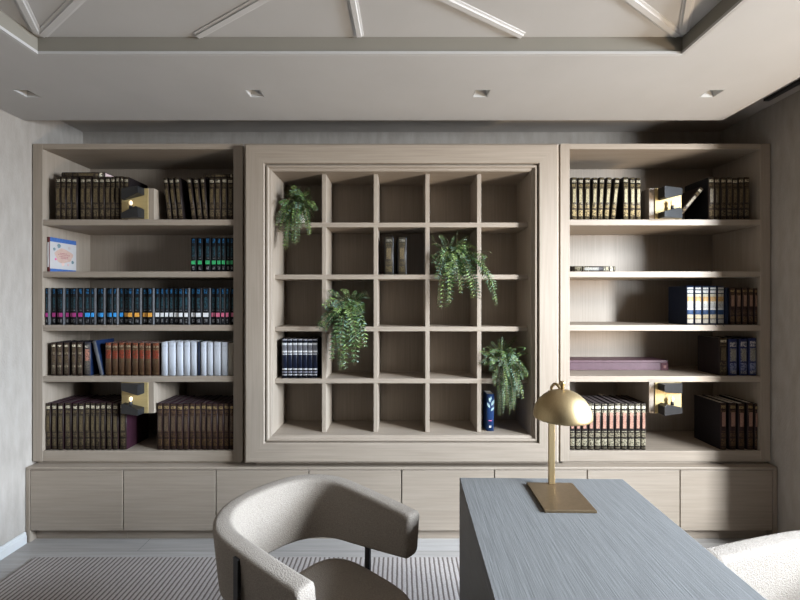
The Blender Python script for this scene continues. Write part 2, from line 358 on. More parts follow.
# ------------------------------------------------------------------ books
cover_cache = {}
def cov(c, rough=.5):
    if (c, rough) not in cover_cache:
        cover_cache[(c, rough)] = noisy('book_cover', c, tuple(min(1, v*1.35) for v in c), (60, 60, 60), rough, .15, spec=.15)
    return cover_cache[(c, rough)]
def book(name, label, group, w, h, d, cover, spn, loc, lean=0, yaw=0, flat=False, pages=paper, panel=None, cat='book'):
    """x = thickness, y = depth with the spine at y 0, z = height"""
    t = .0022 if w > .012 else .0012
    arc = [(w*(.5-.5*math.cos(a)), .006-.006*math.sin(a)) for a in [math.pi*i/6 for i in range(7)]]
    outline = [(0, d)] + arc + [(w, d), (w-t, d), (w-t, .0085), (t, .0085), (t, d)]
    n = len(outline); m = MB()
    m.v = [(x, y, 0) for x, y in outline] + [(x, y, h) for x, y in outline]
    for i in range(n):
        j = (i+1) % n
        m.f.append([i, j, j+n, i+n]); m.m.append(1 if 1 <= i <= 6 else 0); m.sm.append(1 <= i <= 6)
    tops = [(0, 1, n-2, n-1), (7, 8, 9, 10), tuple(range(1, 8)) + (10, n-2)]
    for q in tops:
        m.f += [list(q), [i+n for i in reversed(q)]]; m.m += [0, 0]; m.sm += [False, False]
    o = m.build(name, [cover, spn]); tag(o, label, cat, group)
    if pages is paper and cat == 'book' and cover in (dk, mar): pages = paper_dark
    B(t+.0004, w-t-.0004, .009, d-.004, .003, h-.003).build('page_block', pages, o)
    if panel:
        z0, z1, pm, nm = panel
        B(w*(.14 if nm == 'spine_label' else .24), w*(.86 if nm == 'spine_label' else .76), -.0012, .003, h*z0, h*z1).build(nm, pm, o)
    th = math.radians(lean); x, y, z = loc
    if flat:
        o.matrix_world = Matrix.Translation((x, y, z+w)) @ Matrix.Rotation(math.radians(yaw), 4, 'Z') @ Matrix.Rotation(math.radians(90), 4, 'Y')
    else:
        o.matrix_world = Matrix.Translation((x, y, z + max(0, w*math.sin(th)) + .0006)) @ Matrix.Rotation(math.radians(yaw), 4, 'Z') @ Matrix.Rotation(th, 4, 'Y')
    return o
ORD = 'first second third fourth fifth sixth seventh eighth ninth tenth eleventh twelfth thirteenth'.split()
GOLD, PALE, DOT = (.22, .16, .08), (.32, .27, .18), (.55, .49, .36)
sp_dark = spine('tooled_dark_leather', (.020, .013, .010), gilt_stops((.13,.095,.05), (.1,.08,.04), (.5,.44,.32), (.12,.09,.05)))
pn_dark = noisy('worn_gilt_label', (.032, .021, .009), (.14, .10, .045), (120, 120, 120), .5, metal=.2)
sp_maroon = spine('tooled_maroon_leather', (.024, .012, .011), gilt_stops((.10,.06,.03), (.1,.06,.03), (.24,.17,.08), (.11,.065,.03)))
pn_maroon = noisy('brown_gilt_label', (.035, .02, .012), (.12, .075, .04), (120, 120, 120), .5, metal=.2)
sp_gold = spine('tooled_dark_leather_lit', (.018, .013, .010), gilt_stops((.26,.20,.10), GOLD, DOT, (.30,.24,.13)))  # dark gilt spine with window light painted in as brighter tooling
pn_gold = noisy('gilt_label_lit', (.07, .055, .03), (.34, .28, .15), (120, 120, 120), .45, metal=.3)  # label gilt brightened in its colour for the window-lit volumes
sp_rose = spine('tooled_rose_spine', (.022, .017, .015), gilt_stops((.33,.29,.20), (.4,.2,.14), (.55,.50,.38), (.46,.42,.30)), xw=.42)
pn_rose = noisy('rose_gilt_label', (.16, .055, .04), (.42, .24, .17), (150, 150, 150), .5)
sp_brown = spine('tooled_brown_leather', (.045, .028, .02), [(0,PALE,0),(.06,PALE,.3),(.22,PALE,.1),(.25,PALE,.9),(.31,PALE,.15),(.4,GOLD,.35),(.6,PALE,.0),(.64,PALE,.7),(.70,GOLD,.3),(.84,PALE,.1),(.87,(.7,.62,.45),1),(.93,PALE,0)])
sp_blueb = spine('tooled_blue_leather', (.05, .045, .05), [(0,PALE,0),(.06,PALE,.3),(.45,(.5,.22,.15),.85),(.80,PALE,0),(.85,(.75,.7,.55),1),(.92,PALE,0)])
sp_red = spine('tooled_red_leather', (.060, .028, .014), [(0,GOLD,0),(.05,GOLD,.4),(.09,GOLD,.1),(.40,(.08,.06,.03),.9),(.52,(.20,.030,.015),1),(.78,GOLD,.6),(.82,GOLD,.1),(.86,PALE,.8),(.92,(.3,.08,.04),.7)], xw=.46)
sp_white = spine('plain_white_spine', (.44, .46, .50), [(0,(.5,.5,.55),0),(.12,(.45,.45,.5),.25),(.15,(.5,.5,.55),0),(.72,(.4,.4,.45),.35),(.78,(.4,.4,.45),0),(.86,(.3,.3,.35),.5),(.92,(.5,.5,.5),0)], metal=0, xw=.3)
sp_cream = spine('plain_cream_spine', (.26, .225, .18), [(0,GOLD,0),(.5,GOLD,.05)], metal=0)
sp_black = spine('black_journal_spine', (.006, .0065, .008), [(0,(.3,.3,.3),0),(.06,(.35,.35,.36),.55),(.15,(.1,.1,.1),0),(.38,(.25,.25,.27),.5),(.405,(.02,.10,.12),.0),(.44,(.03,.10,.13),.5),(.75,(0,0,0),0),(.84,(.015,.10,.22),1),(.965,(0,0,0),0)], xw=.24, metal=0, rough=.6)
sp_navy = spine('silvered_navy_spine', (.007, .012, .032), [(0,(1,1,1),0),(.04,(0.465,0.446,0.397),.95),(.14,(0,0,0),0),(.16,(.55,.48,.34),.8),(.26,(.02,.05,.12),.9),(.38,(.5,.5,.5),.9),(.42,(.40,.40,.38),.75),(.55,(0.384,0.372,0.322),.9),(.60,(0.409,0.248,0.099),.9),(.72,(0.434,0.409,0.310),.9),(.79,(.02,.03,.06),.8),(.82,(0.496,0.496,0.471),1),(.88,(0,0,0),0),(.91,(0.496,0.496,0.471),1),(.955,(0,0,0),0)], xw=.40, thr=(.25,.42))
sp_royal = spine('silvered_blue_spine', (.018, .025, .085), [(0,(.5,.5,.5),0),(.05,(.40,.38,.34),.7),(.13,(.25,.26,.34),.6),(.34,(.02,.02,.05),1),(.38,(.36,.34,.28),.5),(.74,(0,0,0),0),(.78,(.45,.43,.40),.8),(.92,(0,0,0),0)])
pn_royal = noisy('dark_tooled_label', (.05, .045, .04), (.26, .24, .19), (150, 150, 150), .5)
sp_grid = spine('silver_ruled_navy_spine', (.003, .004, .009), [(0,(.6,.6,.6),0),(.07,(.42,.42,.44),1),(.10,(.1,.1,.1),.2),(.14,(.30,.30,.36),.9),(.17,(0,0,0),0),(.21,(.5,.5,.5),1),(.25,(.006,.010,.026),.5),(.60,(.36,.36,.38),.9),(.63,(0,0,0),0),(.66,(.5,.5,.5),.9),(.70,(.10,.10,.11),.9),(.85,(.5,.5,.5),.9),(.90,(0,0,0),0),(.965,(.22,.22,.24),1)], xw=.49, metal=0, thr=(.2,.4))
lab_ms = {k: noisy(k+'_label', tuple(v*.85 for v in c), c, (200, 200, 200), .5) for k, c in
          {'magenta': (.34, .025, .17), 'blue': (.03, .30, .70), 'orange': (.72, .34, .05), 'white': (.72, .72, .72), 'pink': (.58, .13, .22), 'green': (.03, .36, .12)}.items()}
dk, mar, nav, blk, blu = cov((.011,.008,.008)), cov((.022,.007,.012)), cov((.006,.010,.024)), cov((.007,.007,.008), .6), cov((.006,.014,.042))

def row(pxs, shelf, h, d, kind, fmt, group, cover, spn, y=2.615, panel=None, leans=None, jit=.004, gap=.0008, name='old_book', zs=None, yaw=0, hj=.003):
    """pxs: consecutive (start, end) positions on the spine plane, in the photograph's frame"""
    out = []
    for i, (a, b) in enumerate(pxs):
        x, x1 = max(X(a, y), -2.2865), min(X(b, y), 2.2865); ln = leans[i] if leans else 0
        o = book(name, fmt.format(ORD[i]), group, x1-x-gap, h+random.uniform(-hj, hj), d, cover, spn,
                 (x, y+random.uniform(0, jit), FLOORS[shelf] if zs is None else zs), ln, yaw, panel=panel)
        out.append(o)
    return out
def seq(starts): return list(zip(starts[:-1], starts[1:]))
# --- bookcase by the pale wall: top shelf
DP = (.41, .73, pn_dark, 'title_panel')
row([(54.7,60.4),(60.5,65.7),(65.8,71.2),(71.3,76.6),(79.6,84.9),(85,91.3),(91.4,98.6),(98.7,104.2),(104.3,110),(110.1,114.8),(114.9,119.6),(119.7,123.4),(123.5,128.5)], 0, .277, .20, 0,
    '{} dark gilt volume from the wall on the top shelf, before the sconce', 'dark gilt volumes before the top sconce', dk, sp_dark, panel=DP)
book('old_book', 'dark gilt volume with pink page ends lying flat on top-shelf volumes by the wall', None, .034, .278, .19, dk, sp_dark, (X(61,2.64), 2.645, FLOORS[0]+.2825), flat=True, pages=paper_pink, panel=DP)
row([(167.0,171.5),(172.6,177.2),(178.2,183.4)], 0, .272, .19, 0, '{} of three tilted gilt volumes just past the top sconce and its oak block', 'tilted gilt volumes beside the top sconce', dk, sp_dark, panel=DP, leans=[-6,-6,-6])
row([(191.6,195.8),(197.4,202.2),(203.2,207.6),(208.6,214.4),(214.6,220.6),(220.9,226.9),(227.2,233.0)], 0, .272, .19, 0,
    '{} of seven gilt volumes ending the crowded top shelf at the frame side', 'gilt volumes at the end of the crowded top shelf', dk, sp_dark, panel=DP, leans=[-7.2,-6.2,-4.8,0,0,0,0])
book('old_book', 'dark gilt volume lying flat on the volumes beside the big frame, top shelf', None, .026, .20, .17, dk, sp_dark, (X(203,2.64), 2.64, FLOORS[0]+.2775), flat=True, panel=DP)
# --- second shelf: picture book and green-labelled journals
kid = book('picture_book', 'white childrens picture book with blue bands standing alone at the shelf end', None, .018, .225, .205, cov((.04,.09,.24)), cov((.10,.025,.02)), (X(46.6,2.63), 2.63, FLOORS[1]), yaw=-3)
JR = lambda k: (.215, .325, lab_ms[k], 'spine_label')
w_m = noisy('white_book_paper', (.40, .375, .36), (.44, .415, .40), (9, 9, 9), .6); p_m = noisy('peach_print', (.42, .28, .22), (.48, .33, .27), (40, 40, 40), .6)
B(.0182, .0192, .004, .2045, .022, .197).build('cover_print', w_m, kid)
B(.003, .015, -.0012, .003, .03, .19).build('spine_print', w_m, kid)
def blob(name, cy, cz, ry, rz, m, n=20, wob=.12):
    pts = [(cy + ry*math.cos(a)*(1+wob*math.sin(5*a)), cz + rz*math.sin(a)*(1+wob*math.cos(3*a))) for a in [2*math.pi*i/n for i in range(n)]]
    b = MB(); b.rings([[(x, y, z) for y, z in pts] for x in (.0188, .0197)], smooth=False); return b.build(name, m, kid)
blob('printed_wreath', .108, .112, .068, .048, p_m)
tl = cov((.12,.17,.18)); pk = cov((.55,.10,.25)); ink = cov((.30,.14,.14))
for cy, cz, r, m in ((.07,.175,.013,tl),(.15,.168,.010,cov((.35,.30,.28))),(.045,.085,.007,pk),(.175,.075,.010,tl),(.10,.055,.011,cov((.5,.35,.3))),(.14,.055,.008,cov((.45,.3,.28))),(.035,.15,.009,tl)):
    blob('printed_motif', cy, cz, r, r*1.1, m)
for zz, y0, y1 in ((.128,.075,.125),(.118,.062,.150),(.106,.072,.14),(.096,.082,.13)):
    b = MB()
    yy = y0
    while yy < y1:
        b.box(.0199, .0202, yy, yy+random.uniform(.006,.010), zz-.0035, zz+.0025); yy += .0115
    o = b.build('printed_title_line', ink, kid); o['kind'] = 'stuff'
row([(190.0,195.2),(196.2,201.6),(204.5,210.2),(210.7,215.8),(216.2,220.8),(221.2,225.2),(225.6,229.4),(229.8,233.2)], 1, .218, .17, 0,
    '{} of eight black journals with green labels at the end of the second shelf', 'black journals with green labels', blk, sp_black, panel=JR('green'), name='journal', jit=.012, hj=.001)
# --- third shelf: thirty-six journals
cen = [46.6,51.8,56.6,60.8,65.5,69.7,73.9,80.6, 87.4,92.9,97.5,101.7,107.2,110.6,115,119.4, 124.2,130.4,136.9,143.8,150, 156.2,160.6,164.9,169.3,175,180.7,186.4,191.8,198.2,205.6, 212.4,218.2,222.9,227.5,231.4]
cols = ['magenta']*8 + ['blue']*8 + ['orange']*5 + ['white']*10 + ['pink']*5
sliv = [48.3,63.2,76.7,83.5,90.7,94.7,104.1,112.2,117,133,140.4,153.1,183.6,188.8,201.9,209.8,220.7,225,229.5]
cnt = {}; numw = {8:'eight',5:'five',10:'ten'}
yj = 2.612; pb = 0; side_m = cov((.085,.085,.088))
for i, c in enumerate(cen):
    a = 44.8 if i == 0 else (cen[i-1]+c)/2
    b = 233.4 if i == 35 else (cen[i+1]+c)/2
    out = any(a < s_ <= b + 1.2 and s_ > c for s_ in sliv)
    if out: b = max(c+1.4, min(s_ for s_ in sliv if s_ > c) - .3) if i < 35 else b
    a = max(a, pb); pb = b
    k = cols[i]; cnt[k] = cnt.get(k, 0) + 1; n = cols.count(k)
    y = yj + (0 if out else random.uniform(.014, .018))
    x, x1 = max(X(a+.25, yj), -2.2865), X(b-.25, yj)
    jb = book('journal', f'{ORD[cnt[k]-1]} of {numw[n]} {k}-labelled black journals counted from the pale wall, third shelf', 'black journals filling the third shelf',
         x1-x, .236, .17, blk, sp_black, (x, y, FLOORS[2]), panel=JR(k))
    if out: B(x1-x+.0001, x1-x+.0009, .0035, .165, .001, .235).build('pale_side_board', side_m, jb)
# --- fourth shelf
y4 = 2.615
row([(50.2,55.4),(56.6,61.8),(63.2,68.4),(70.6,75.2),(76.4,81.8)], 3, .212, .16, 0, '{} of five brown leather volumes by the pale wall, fourth shelf', 'brown leather volumes on the fourth shelf', dk, sp_brown)
book('old_book', 'brown spined volume with blue cover beside a leaning blue book, fourth shelf', None, X(90,y4)-X(83.8,y4), .212, .16, blu, sp_blueb, (X(83.8,y4), y4, FLOORS[3]))
book('old_book', 'tall blue book with a grey spine leaning by the red leather volumes', None, .022, .226, .17, blu, cov((.07,.07,.075)), (X(99.6,y4), y4, FLOORS[3]), lean=-13)
row([(104.6,110.2),(111.4,116.8),(117.8,123.6),(124.6,130.2),(131.6,137.6),(138.6,143.6),(144.6,150.2),(151.8,158.4)], 3, .209, .16, 0, '{} of eight red and brown leather volumes above the lower sconce', 'red and brown leather volumes', cov((.05,.025,.02)), sp_red)
wh = cov((.34,.35,.38))
row([(161.0,167.2),(167.7,175.3),(176.0,182.6),(183.2,189.6),(190.2,196.6)], 3, .214, .16, 0, '{} of five white books beside the red leather volumes', 'white books on the fourth shelf', wh, sp_white, name='white_book', hj=.001)
book('thin_book', 'thin black book standing between the white books', None, X(199.3,y4)-X(197.2,y4), .216, .16, blk, cov((.012,.016,.03)), (X(197.2,y4), y4, FLOORS[3]))
row([(200.2,205.8),(206.6,212.2),(213.2,220.2),(221.0,227.4)], 3, .214, .16, 0, '{} of four white books past the thin black one, near the frame', 'white books past the thin black book', wh, sp_white, name='white_book', hj=.001)
book('cream_book', 'cream book ending the row of white books at the frame side', None, X(233.4,y4)-X(227.9,y4), .208, .16, cov((.34,.29,.22)), sp_cream, (X(227.9,y4), y4, FLOORS[3]))
# --- bottom shelf
row([(45.2,50),(50.6,56.4),(57.4,63),(64,70.6),(71.8,77.4),(77.8,83.6),(84.2,89.4),(90,94.8),(95.1,99.8),(100.2,104.8),(106,111.2),(111.8,117.6),(119,125.8)], 4, .300, .235, 0,
    '{} tall dark gilt volume from the wall on the bottom shelf, before the gap', 'tall dark gilt volumes on the bottom shelf', mar, sp_dark, panel=DP)
row(seq([156.4,162.6,169.6,176.4,183,188.8,194.6,200.6,206,212,217.6,223.4,229,233.6]), 4, .297, .235, 0,
    '{} tall maroon gilt volume after the gap below the hanging sconce, bottom shelf', 'tall maroon gilt volumes on the bottom shelf', mar, sp_maroon, panel=(.41,.73,pn_maroon,'title_panel'))
# --- bookcase by the shaded wall: top shelf
GP = (.41, .73, pn_gold, 'title_panel')
row([(571.4,577.6),(578.2,584),(584.6,590.6),(591.6,597.2),(597.8,603.2),(604.2,609.6),(610.8,616)], 0, .270, .19, 0, '{} of seven gilt volumes starting the half-empty bookcase, top shelf', 'gilt volumes beginning the half-empty top shelf', dk, sp_gold, panel=GP, leans=[0,0,.6,1.5,2.6,4.2,6.0])
row([(623.4,629.3),(630,635.8),(636.4,641.8)], 0, .272, .19, 0, '{} of three upright gilt volumes between the tilted ones and the grey sconce', 'three upright gilt volumes', dk, sp_gold, panel=GP)
book('old_book', 'dark gilt volume leaning steeply toward the upright row beside the grey sconce', None, .030, .262, .17, dk, sp_dark, (X(674.5,2.64), 2.64, FLOORS[0]), lean=40, panel=DP)
row(seq([708.6,715,721,727,733,738.8,744.6,750.4]), 0, .272, .22, 0, '{} of seven shaded gilt volumes ending the half-empty top shelf', 'shaded gilt volumes at the window end', blk, sp_dark, panel=DP)
# second shelf, flat
book('old_book', 'slim dark gilt book lying flat alone on an otherwise empty shelf', None, .036, .285, .19, dk, sp_rose, (X(571.2,2.63), 2.63, FLOORS[1]+.0008), flat=True, panel=(.3,.62,sp_royal and pn_royal,'title_panel'))
# third shelf
nv = row([(687,694.4),(694.9,702.2),(702.7,709.4),(709.9,717.2),(717.7,724.8)], 2, .250, .18, 0, '{} of five navy volumes with silver ornament standing on the third shelf', 'navy and silver volumes', nav, sp_navy, name='navy_book', hj=.0006, jit=.001)
book('navy_book', 'plain dark navy volume between the silvered navy set and brown books', None, X(729.4,2.615)-X(725.4,2.615), .24, .18, nav, nav, (X(725.4,2.615), 2.617, FLOORS[2]))
rib = mat('ribbon', (.01, .012, .03), .7)
for o in (nv[3], nv[4]):
    pts = [(.012,.05,-.0002),(.014,.0,-.0002)]
    m = MB(); m.rings([[(x-.002,y,z),(x+.002,y,z)] for x, y, z in ((.015,.002,.004),(.018,-.010,.0015),(.022,-.0175,.0008),(.026,-.020,-.010))], smooth=False, cap=False, closed=False)
    m.build('bookmark_ribbon', rib, o)
row([(730.2,736),(736.5,742.2),(742.8,748.4),(749,754.4),(755,759.6)], 2, .235, .17, 0, '{} of five brown gilt volumes beside the navy set', 'brown gilt volumes beside the navy set', dk, sp_maroon, panel=(.5,.80,noisy('dull_red_label',(.16,.08,.05),(.25,.15,.10),(120,120,120),.5),'title_panel'))
# fourth shelf
mv = noisy('mauve_board', (.075, .032, .042), (.095, .042, .055), (30, 30, 30), .55)
bt = thing('flat_box', 'long mauve box lying flat on the shelf above the short sconce', 'box', (1.468, 2.9, FLOORS[3]+.0006))
B(-.368, .368, -.08, .09, 0, .05).build('box_base', mv, bt, bevel=.003); B(-.371, .371, -.083, .093, .0505, .068).build('lid', mv, bt, bevel=.003)
B(.325, .3725, -.0845, -.0805, .0, .05).build('corner_band', cov((.06,.02,.025)), bt); B(.340, .358, -.0862, -.0847, .014, .034).build('clasp', cov((.16,.08,.07)), bt)
book('old_book', 'dark brown volume with gilt spine beside three blue volumes', None, X(727.8,2.615)-X(719.3,2.615), .242, .19, cov((.014,.010,.010)), sp_dark, (X(719.3,2.615), 2.615, FLOORS[3]), panel=DP)
row([(729.2,738.2),(739.8,748.2),(749.2,757.4)], 3, .238, .19, 0, '{} of three blue volumes with silver ornament below the brown ones', 'three blue volumes', nav, sp_royal, panel=(.40,.73,pn_royal,'title_panel'))
# bottom shelf
RP = (.46, .80, pn_rose, 'title_panel')
row(seq([570.2,575.6,581.6,588.4,594.6,601.6,608.2,615,621.4,628.4,635.4,641.4,646.8]), 4, .298, .235, 0, '{} of twelve rose and gilt volumes behind the brass lamp', 'rose and gilt volumes behind the lamp', dk, sp_rose, panel=RP, leans=[.3]*12, gap=.0030)
row([(721.0,727.4),(730,737.4),(738.8,745.6),(748.2,754.6),(755.2,760)], 4, .298, .235, 0, '{} of five tall dark volumes at the shaded end of the bottom shelf', 'tall dark volumes at the shaded end', cov((.010,.008,.009)), sp_maroon, panel=(.5,.80,noisy('dim_rose_label',(.15,.06,.045),(.26,.15,.10),(120,120,120),.5),'title_panel'))
# --- books in the square cells
row(seq([281.6,286.8,291.9,297,302,307.1,312.2,317.2]), 0, .251, .17, 0, '{} of seven navy volumes with silver rules filling a square cell', 'navy volumes in a square cell', nav, sp_grid, y=2.635, zs=CELLF[3], name='navy_book', jit=.001, hj=.0006, gap=.0004)
lightc = cov((.30,.33,.38))
for a, b, n in ((384.4,393.2,'first'), (397.8,406.2,'second')):
    o = book('old_book', f'{n} of two dark books alone in a square cell beside a hanging plant', 'two dark books in a cell', X(b,2.65)-X(a,2.65), .245, .17, dk, spine('worn_spine_'+n, (.03,.025,.02), gilt_stops((.09,.07,.035),(.09,.07,.035),(.2,.18,.14))), (X(a,2.65), 2.65, CELLF[1]), yaw=4, panel=(.42,.72,pn_dark,'title_panel'))
    w_ = X(b,2.65)-X(a,2.65)
    B(w_+.0002, w_+.0012, .006, .03, .004, .241).build('jacket_flap', lightc, o)
bk = book('slim_book', 'slim blue book with pale leaf print standing below the potted plant', None, .048, .238, .12, cov((.010,.028,.085)), cov((.010,.028,.085), .4), (X(486.4,2.64), 2.64, CELLF[4]), lean=1)
lf = cov((.30,.42,.44)); 
def leafpl(cx, cz, l, ang, parent):
    dx, dz = math.sin(ang), math.cos(ang); m = MB(); pts = [(0,0),(.28*l,.16*l),(.6*l,.17*l),(l,0),(.6*l,-.17*l),(.28*l,-.16*l)]
    pts = [(cx+dx*u+dz*v, cz+dz*u-dx*v) for u, v in pts]
    m.prism(pts, -.0022, .002); m.build('printed_leaf', lf, parent)
for cx, cz, l, a in ((.020,.150,.040,-.5),(.028,.165,.045,.5),(.022,.185,.035,-.3),(.026,.13,.035,.7),(.024,.20,.025,.1)): leafpl(cx, cz, l, a, bk)
B(.012, .034, -.002, .003, .065, .070).build('printed_band', cov((.45,.12,.22)), bk); B(.016, .031, -.002, .003, .022, .036).build('printed_emblem', w_m, bk)

# ------------------------------------------------------------------ hanging plants
def plant(label, cell_x, shelf_z, fronds, seed, potr=.052, lo=-9, hi=9):
    rnd = random.Random(seed); base = Vector((cell_x, 2.735, shelf_z+.0008))
    t = thing('hanging_plant', label, 'plant', base, 'trailing plants in the square shelving')
    MB().lathe([(.0001,0),(potr*.72,0),(potr*.78,.004),(potr,.092),(potr*1.04,.096),(potr*1.04,.104),(potr*.92,.104),(potr*.90,.088)], seg=32).build('pot', ceramic, t)
    MB().lathe([(potr*.895,.086),(potr*.5,.090),(.0001,.092)], seg=24).build('soil', soil_m, t)
    stems, leaves = MB(), MB()
    for (tx, ty, tz, n, spread, size) in fronds:     # tip offsets from the pot mouth, how many, scatter, leaflet size
        for _ in range(int(n*1.4)):
            ang = rnd.uniform(0, 6.283); s0 = Vector((math.cos(ang)*potr*.6*rnd.random(), math.sin(ang)*potr*.6*rnd.random(), .092))
            tx_, tz_ = tx*1.08, (tz+.045 if tz > .03 else tz*1.12+.01)
            tip = Vector((tx_+rnd.gauss(0, spread), ty+rnd.gauss(0, spread*.45), min(.27, tz_+rnd.gauss(0, spread*.8))))
            up = rnd.uniform(.04, .10) + max(0, tz-.1)*.3 + rnd.random()*.05
            mid1 = s0 + Vector((tip.x*.35, tip.y*.55-.01, up)); mid2 = Vector((tip.x*.92, min(tip.y-.012, -.125) if tz < .05 else tip.y, max(tip.z*.35+.05, tip.z+.03)))
            if tz > .1: mid2 = s0*.3 + tip*.7 + Vector((0,0,.03))
            ppts = []
            for k in range(15):
                u = k/14; a_ = (1-u)**3; b_ = 3*u*(1-u)**2; c_ = 3*u*u*(1-u); d_ = u**3
                ppts.append(s0*a_ + mid1*b_ + mid2*c_ + tip*d_)
            for p in ppts:      # stay clear of the shelf edge and the cell boards
                p.z = min(p.z, .284)
                if p.z < .035 and p.y > -.130: p.y = -.130 - rnd.random()*.01
                if p.y > -.138: p.x = max(-.128, min(.128, p.x))
                if p.y > -.22: p.x = max(lo+.012, min(hi-.012, p.x))
            stems.tube(ppts, [.0014*(1-.6*k/14) for k in range(15)], 4)
            length = sum((ppts[k+1]-ppts[k]).length for k in range(14)); cnt_ = max(6, int(length/(size*.58)))
            mi0 = rnd.choices([0,1,2,3], [3,4,2.4,1.6])[0]
            side = Vector((rnd.uniform(-1,1), rnd.uniform(-.6,.6), 0)); side = side.normalized() if side.length > .1 else Vector((1,0,0))
            for k in range(2, cnt_):
                u = k/cnt_*14; i0 = min(13, int(u)); p = ppts[i0].lerp(ppts[i0+1], u-i0); tn = (ppts[i0+1]-ppts[i0]).normalized()
                sd = (side - tn*side.dot(tn)); sd = sd.normalized() if sd.length > .01 else tn.orthogonal().normalized()
                L_ = size*1.15*(.55+.45*math.sin(math.pi*min(1, k/cnt_*1.05)))*rnd.uniform(.8,1.15)
                for sg in (-1, 1):
                    d = (sd*sg*.95 + tn*.38 + Vector((rnd.gauss(0,.15), rnd.gauss(0,.15), -.15+rnd.gauss(0,.1)))).normalized()
                    wv = d.cross(sd.cross(tn)).normalized() if d.cross(sd.cross(tn)).length > .01 else tn
                    wd = L_*.12; nv_ = d.cross(wv)*L_*.04
                    q = [p, p+d*L_*.4+wv*wd+nv_, p+d*L_, p+d*L_*.4-wv*wd+nv_]
                    if any(v.y > -.22 and not lo < v.x < hi for v in q) or any(v.y > -.125 and abs(v.x) > .148 for v in q) or any((v.z < .02 or v.z > .298) and v.y > -.125 for v in q): continue
                    mi = mi0 if rnd.random() < .6 else rnd.randrange(4)
                    leaves.add(q, [(0,1,2),(0,2,3)], mi)
    stems.build('stem', stem_m, t)['kind'] = 'stuff'
    leaves.build('foliage', leaf_ms, t)['kind'] = 'stuff'
    return t
cx = lambda c: GX*(c-2)
# cell columns counted 0..4, shelf heights: top of the board under the pot
plant('fern-like plant trailing from the top corner cell of the square shelving', cx(0)-.0, CELLF[0], [(-.02,-.16,-.02,16,.05,.030),(.05,-.15,.10,9,.05,.026),(-.05,-.10,.13,10,.05,.026),(0,-.15,.04,18,.055,.030),(-.10,-.15,-.02,8,.025,.022),(-.055,-.17,-.17,6,.010,.028),(.0,-.17,-.14,7,.012,.028),(.075,-.16,-.09,4,.010,.024)], 3, lo=-.144)
plant('lush plant with long fronds hanging beside the cell of seven navy volumes', cx(1)-.0, CELLF[2], [(-.06,-.16,.05,12,.05,.032),(.03,-.16,.05,14,.04,.036),(-.10,-.17,.06,8,.03,.034),(-.155,-.19,-.02,5,.014,.034),(-.06,-.17,-.10,7,.016,.038),(.03,-.17,-.22,6,.014,.040),(-.035,-.17,-.26,6,.014,.036),(-.10,-.16,-.20,4,.008,.034),(.085,-.17,-.12,7,.016,.036),(.01,-.17,-.08,9,.03,.038),(-.03,-.10,.17,5,.07,.020),(.09,-.13,.16,4,.02,.024)], 5)
plant('wide spreading plant trailing past the divider beside two lone dark books', cx(3)-.0, CELLF[1], [(-.03,-.16,.06,18,.06,.030),(.04,-.16,.10,14,.05,.028),(-.09,-.16,.06,9,.03,.030),(.0,-.17,-.02,14,.05,.032),(-.04,-.17,-.18,7,.018,.034),(.06,-.17,-.10,7,.02,.032),(.12,-.20,-.15,4,.012,.030),(-.10,-.17,-.18,2,.012,.022),(.22,-.22,-.10,3,.012,.030),(.24,-.23,-.19,2,.008,.028),(.18,-.2,.05,3,.02,.026),(0,-.09,.17,8,.08,.018)], 8)
plant('bushy plant hanging over the cell with the slim blue book', cx(4)-.0, CELLF[3], [(-.03,-.16,.10,16,.055,.026),(.05,-.16,.08,14,.045,.028),(-.09,-.15,.05,9,.025,.024),(.02,-.17,-.02,14,.045,.026),(.03,-.17,-.15,9,.028,.024),(.0,-.17,-.19,6,.025,.020),(.07,-.17,-.10,6,.022,.024),(.115,-.16,.02,5,.01,.026),(-.09,-.16,-.04,4,.01,.020),(-.04,-.09,.17,7,.07,.016)], 11, hi=.144)

# ------------------------------------------------------------------ rug
tag(B(-2.15, 2.15, -1.6, 2.394, .0005, .012).build('striped_rug', rug_m, bevel=.003), 'large grey brown striped rug spread before the base cabinets', 'rug')

# ------------------------------------------------------------------ desk
yaw = math.radians(-1.2)
dk_t = thing('desk', 'grey wire-brushed wood desk with brass lamp on its far end', 'desk', (.248, 1.770, .0125)); dk_t.rotation_euler.z = yaw
DH = .7375; DW, DL = .70, 1.5
B(0, DW, -DL, 0, DH-.03, DH).build('tabletop', desk_m, dk_t, bevel=.002)
B(.0, .03, -DL, 0, 0, DH-.0305).build('side_panel', desk_m, dk_t, bevel=.001); B(DW-.03, DW, -DL, 0, 0, DH-.0305).build('side_panel', desk_m, dk_t, bevel=.001)
B(.031, DW-.031, -.12, -.10, .25, DH-.031).build('modesty_panel', desk_m, dk_t)
# ------------------------------------------------------------------ table lamp
lt = thing('table_lamp', 'brass table lamp with dome shade and flat plate base on the desk', 'lamp', (.518, 1.702, .7508)); lt.rotation_euler.z = yaw
B(0, .188, -.227, 0, 0, .009).build('base_plate', bronze, lt, bevel=.0012)
px_, py_ = .099, -.012
B(px_-.0125, px_+.0125, py_-.006, py_+.006, .009, .395).build('pole', brass, lt, bevel=.0015)
R = .109; dcx, dcy, dz = .109, -.105, .313
prof = [(R*math.sin(a), R*math.cos(a)*.98) for a in [math.pi/2*i/20 for i in range(21)]]
prof[0] = (.0005, prof[0][1])
full = prof + [(R-.002, -.004), (R-.004, -.002)] + [((R-.004)*math.sin(a), (R-.004)*math.cos(a)*.98) for a in [math.pi/2*i/20 for i in range(20, 0, -1)]] 
MB().lathe(full, (dcx, dcy, dz), 64).build('dome_shade', brass, lt)
arm = [(px_, py_, .385)] + [(px_+(dcx-px_)*k/8, py_+(dcy-py_)*k/8, .395+.040*math.sin(math.pi*(.12+.76*k/8))-.010*(k/8)) for k in range(9)]
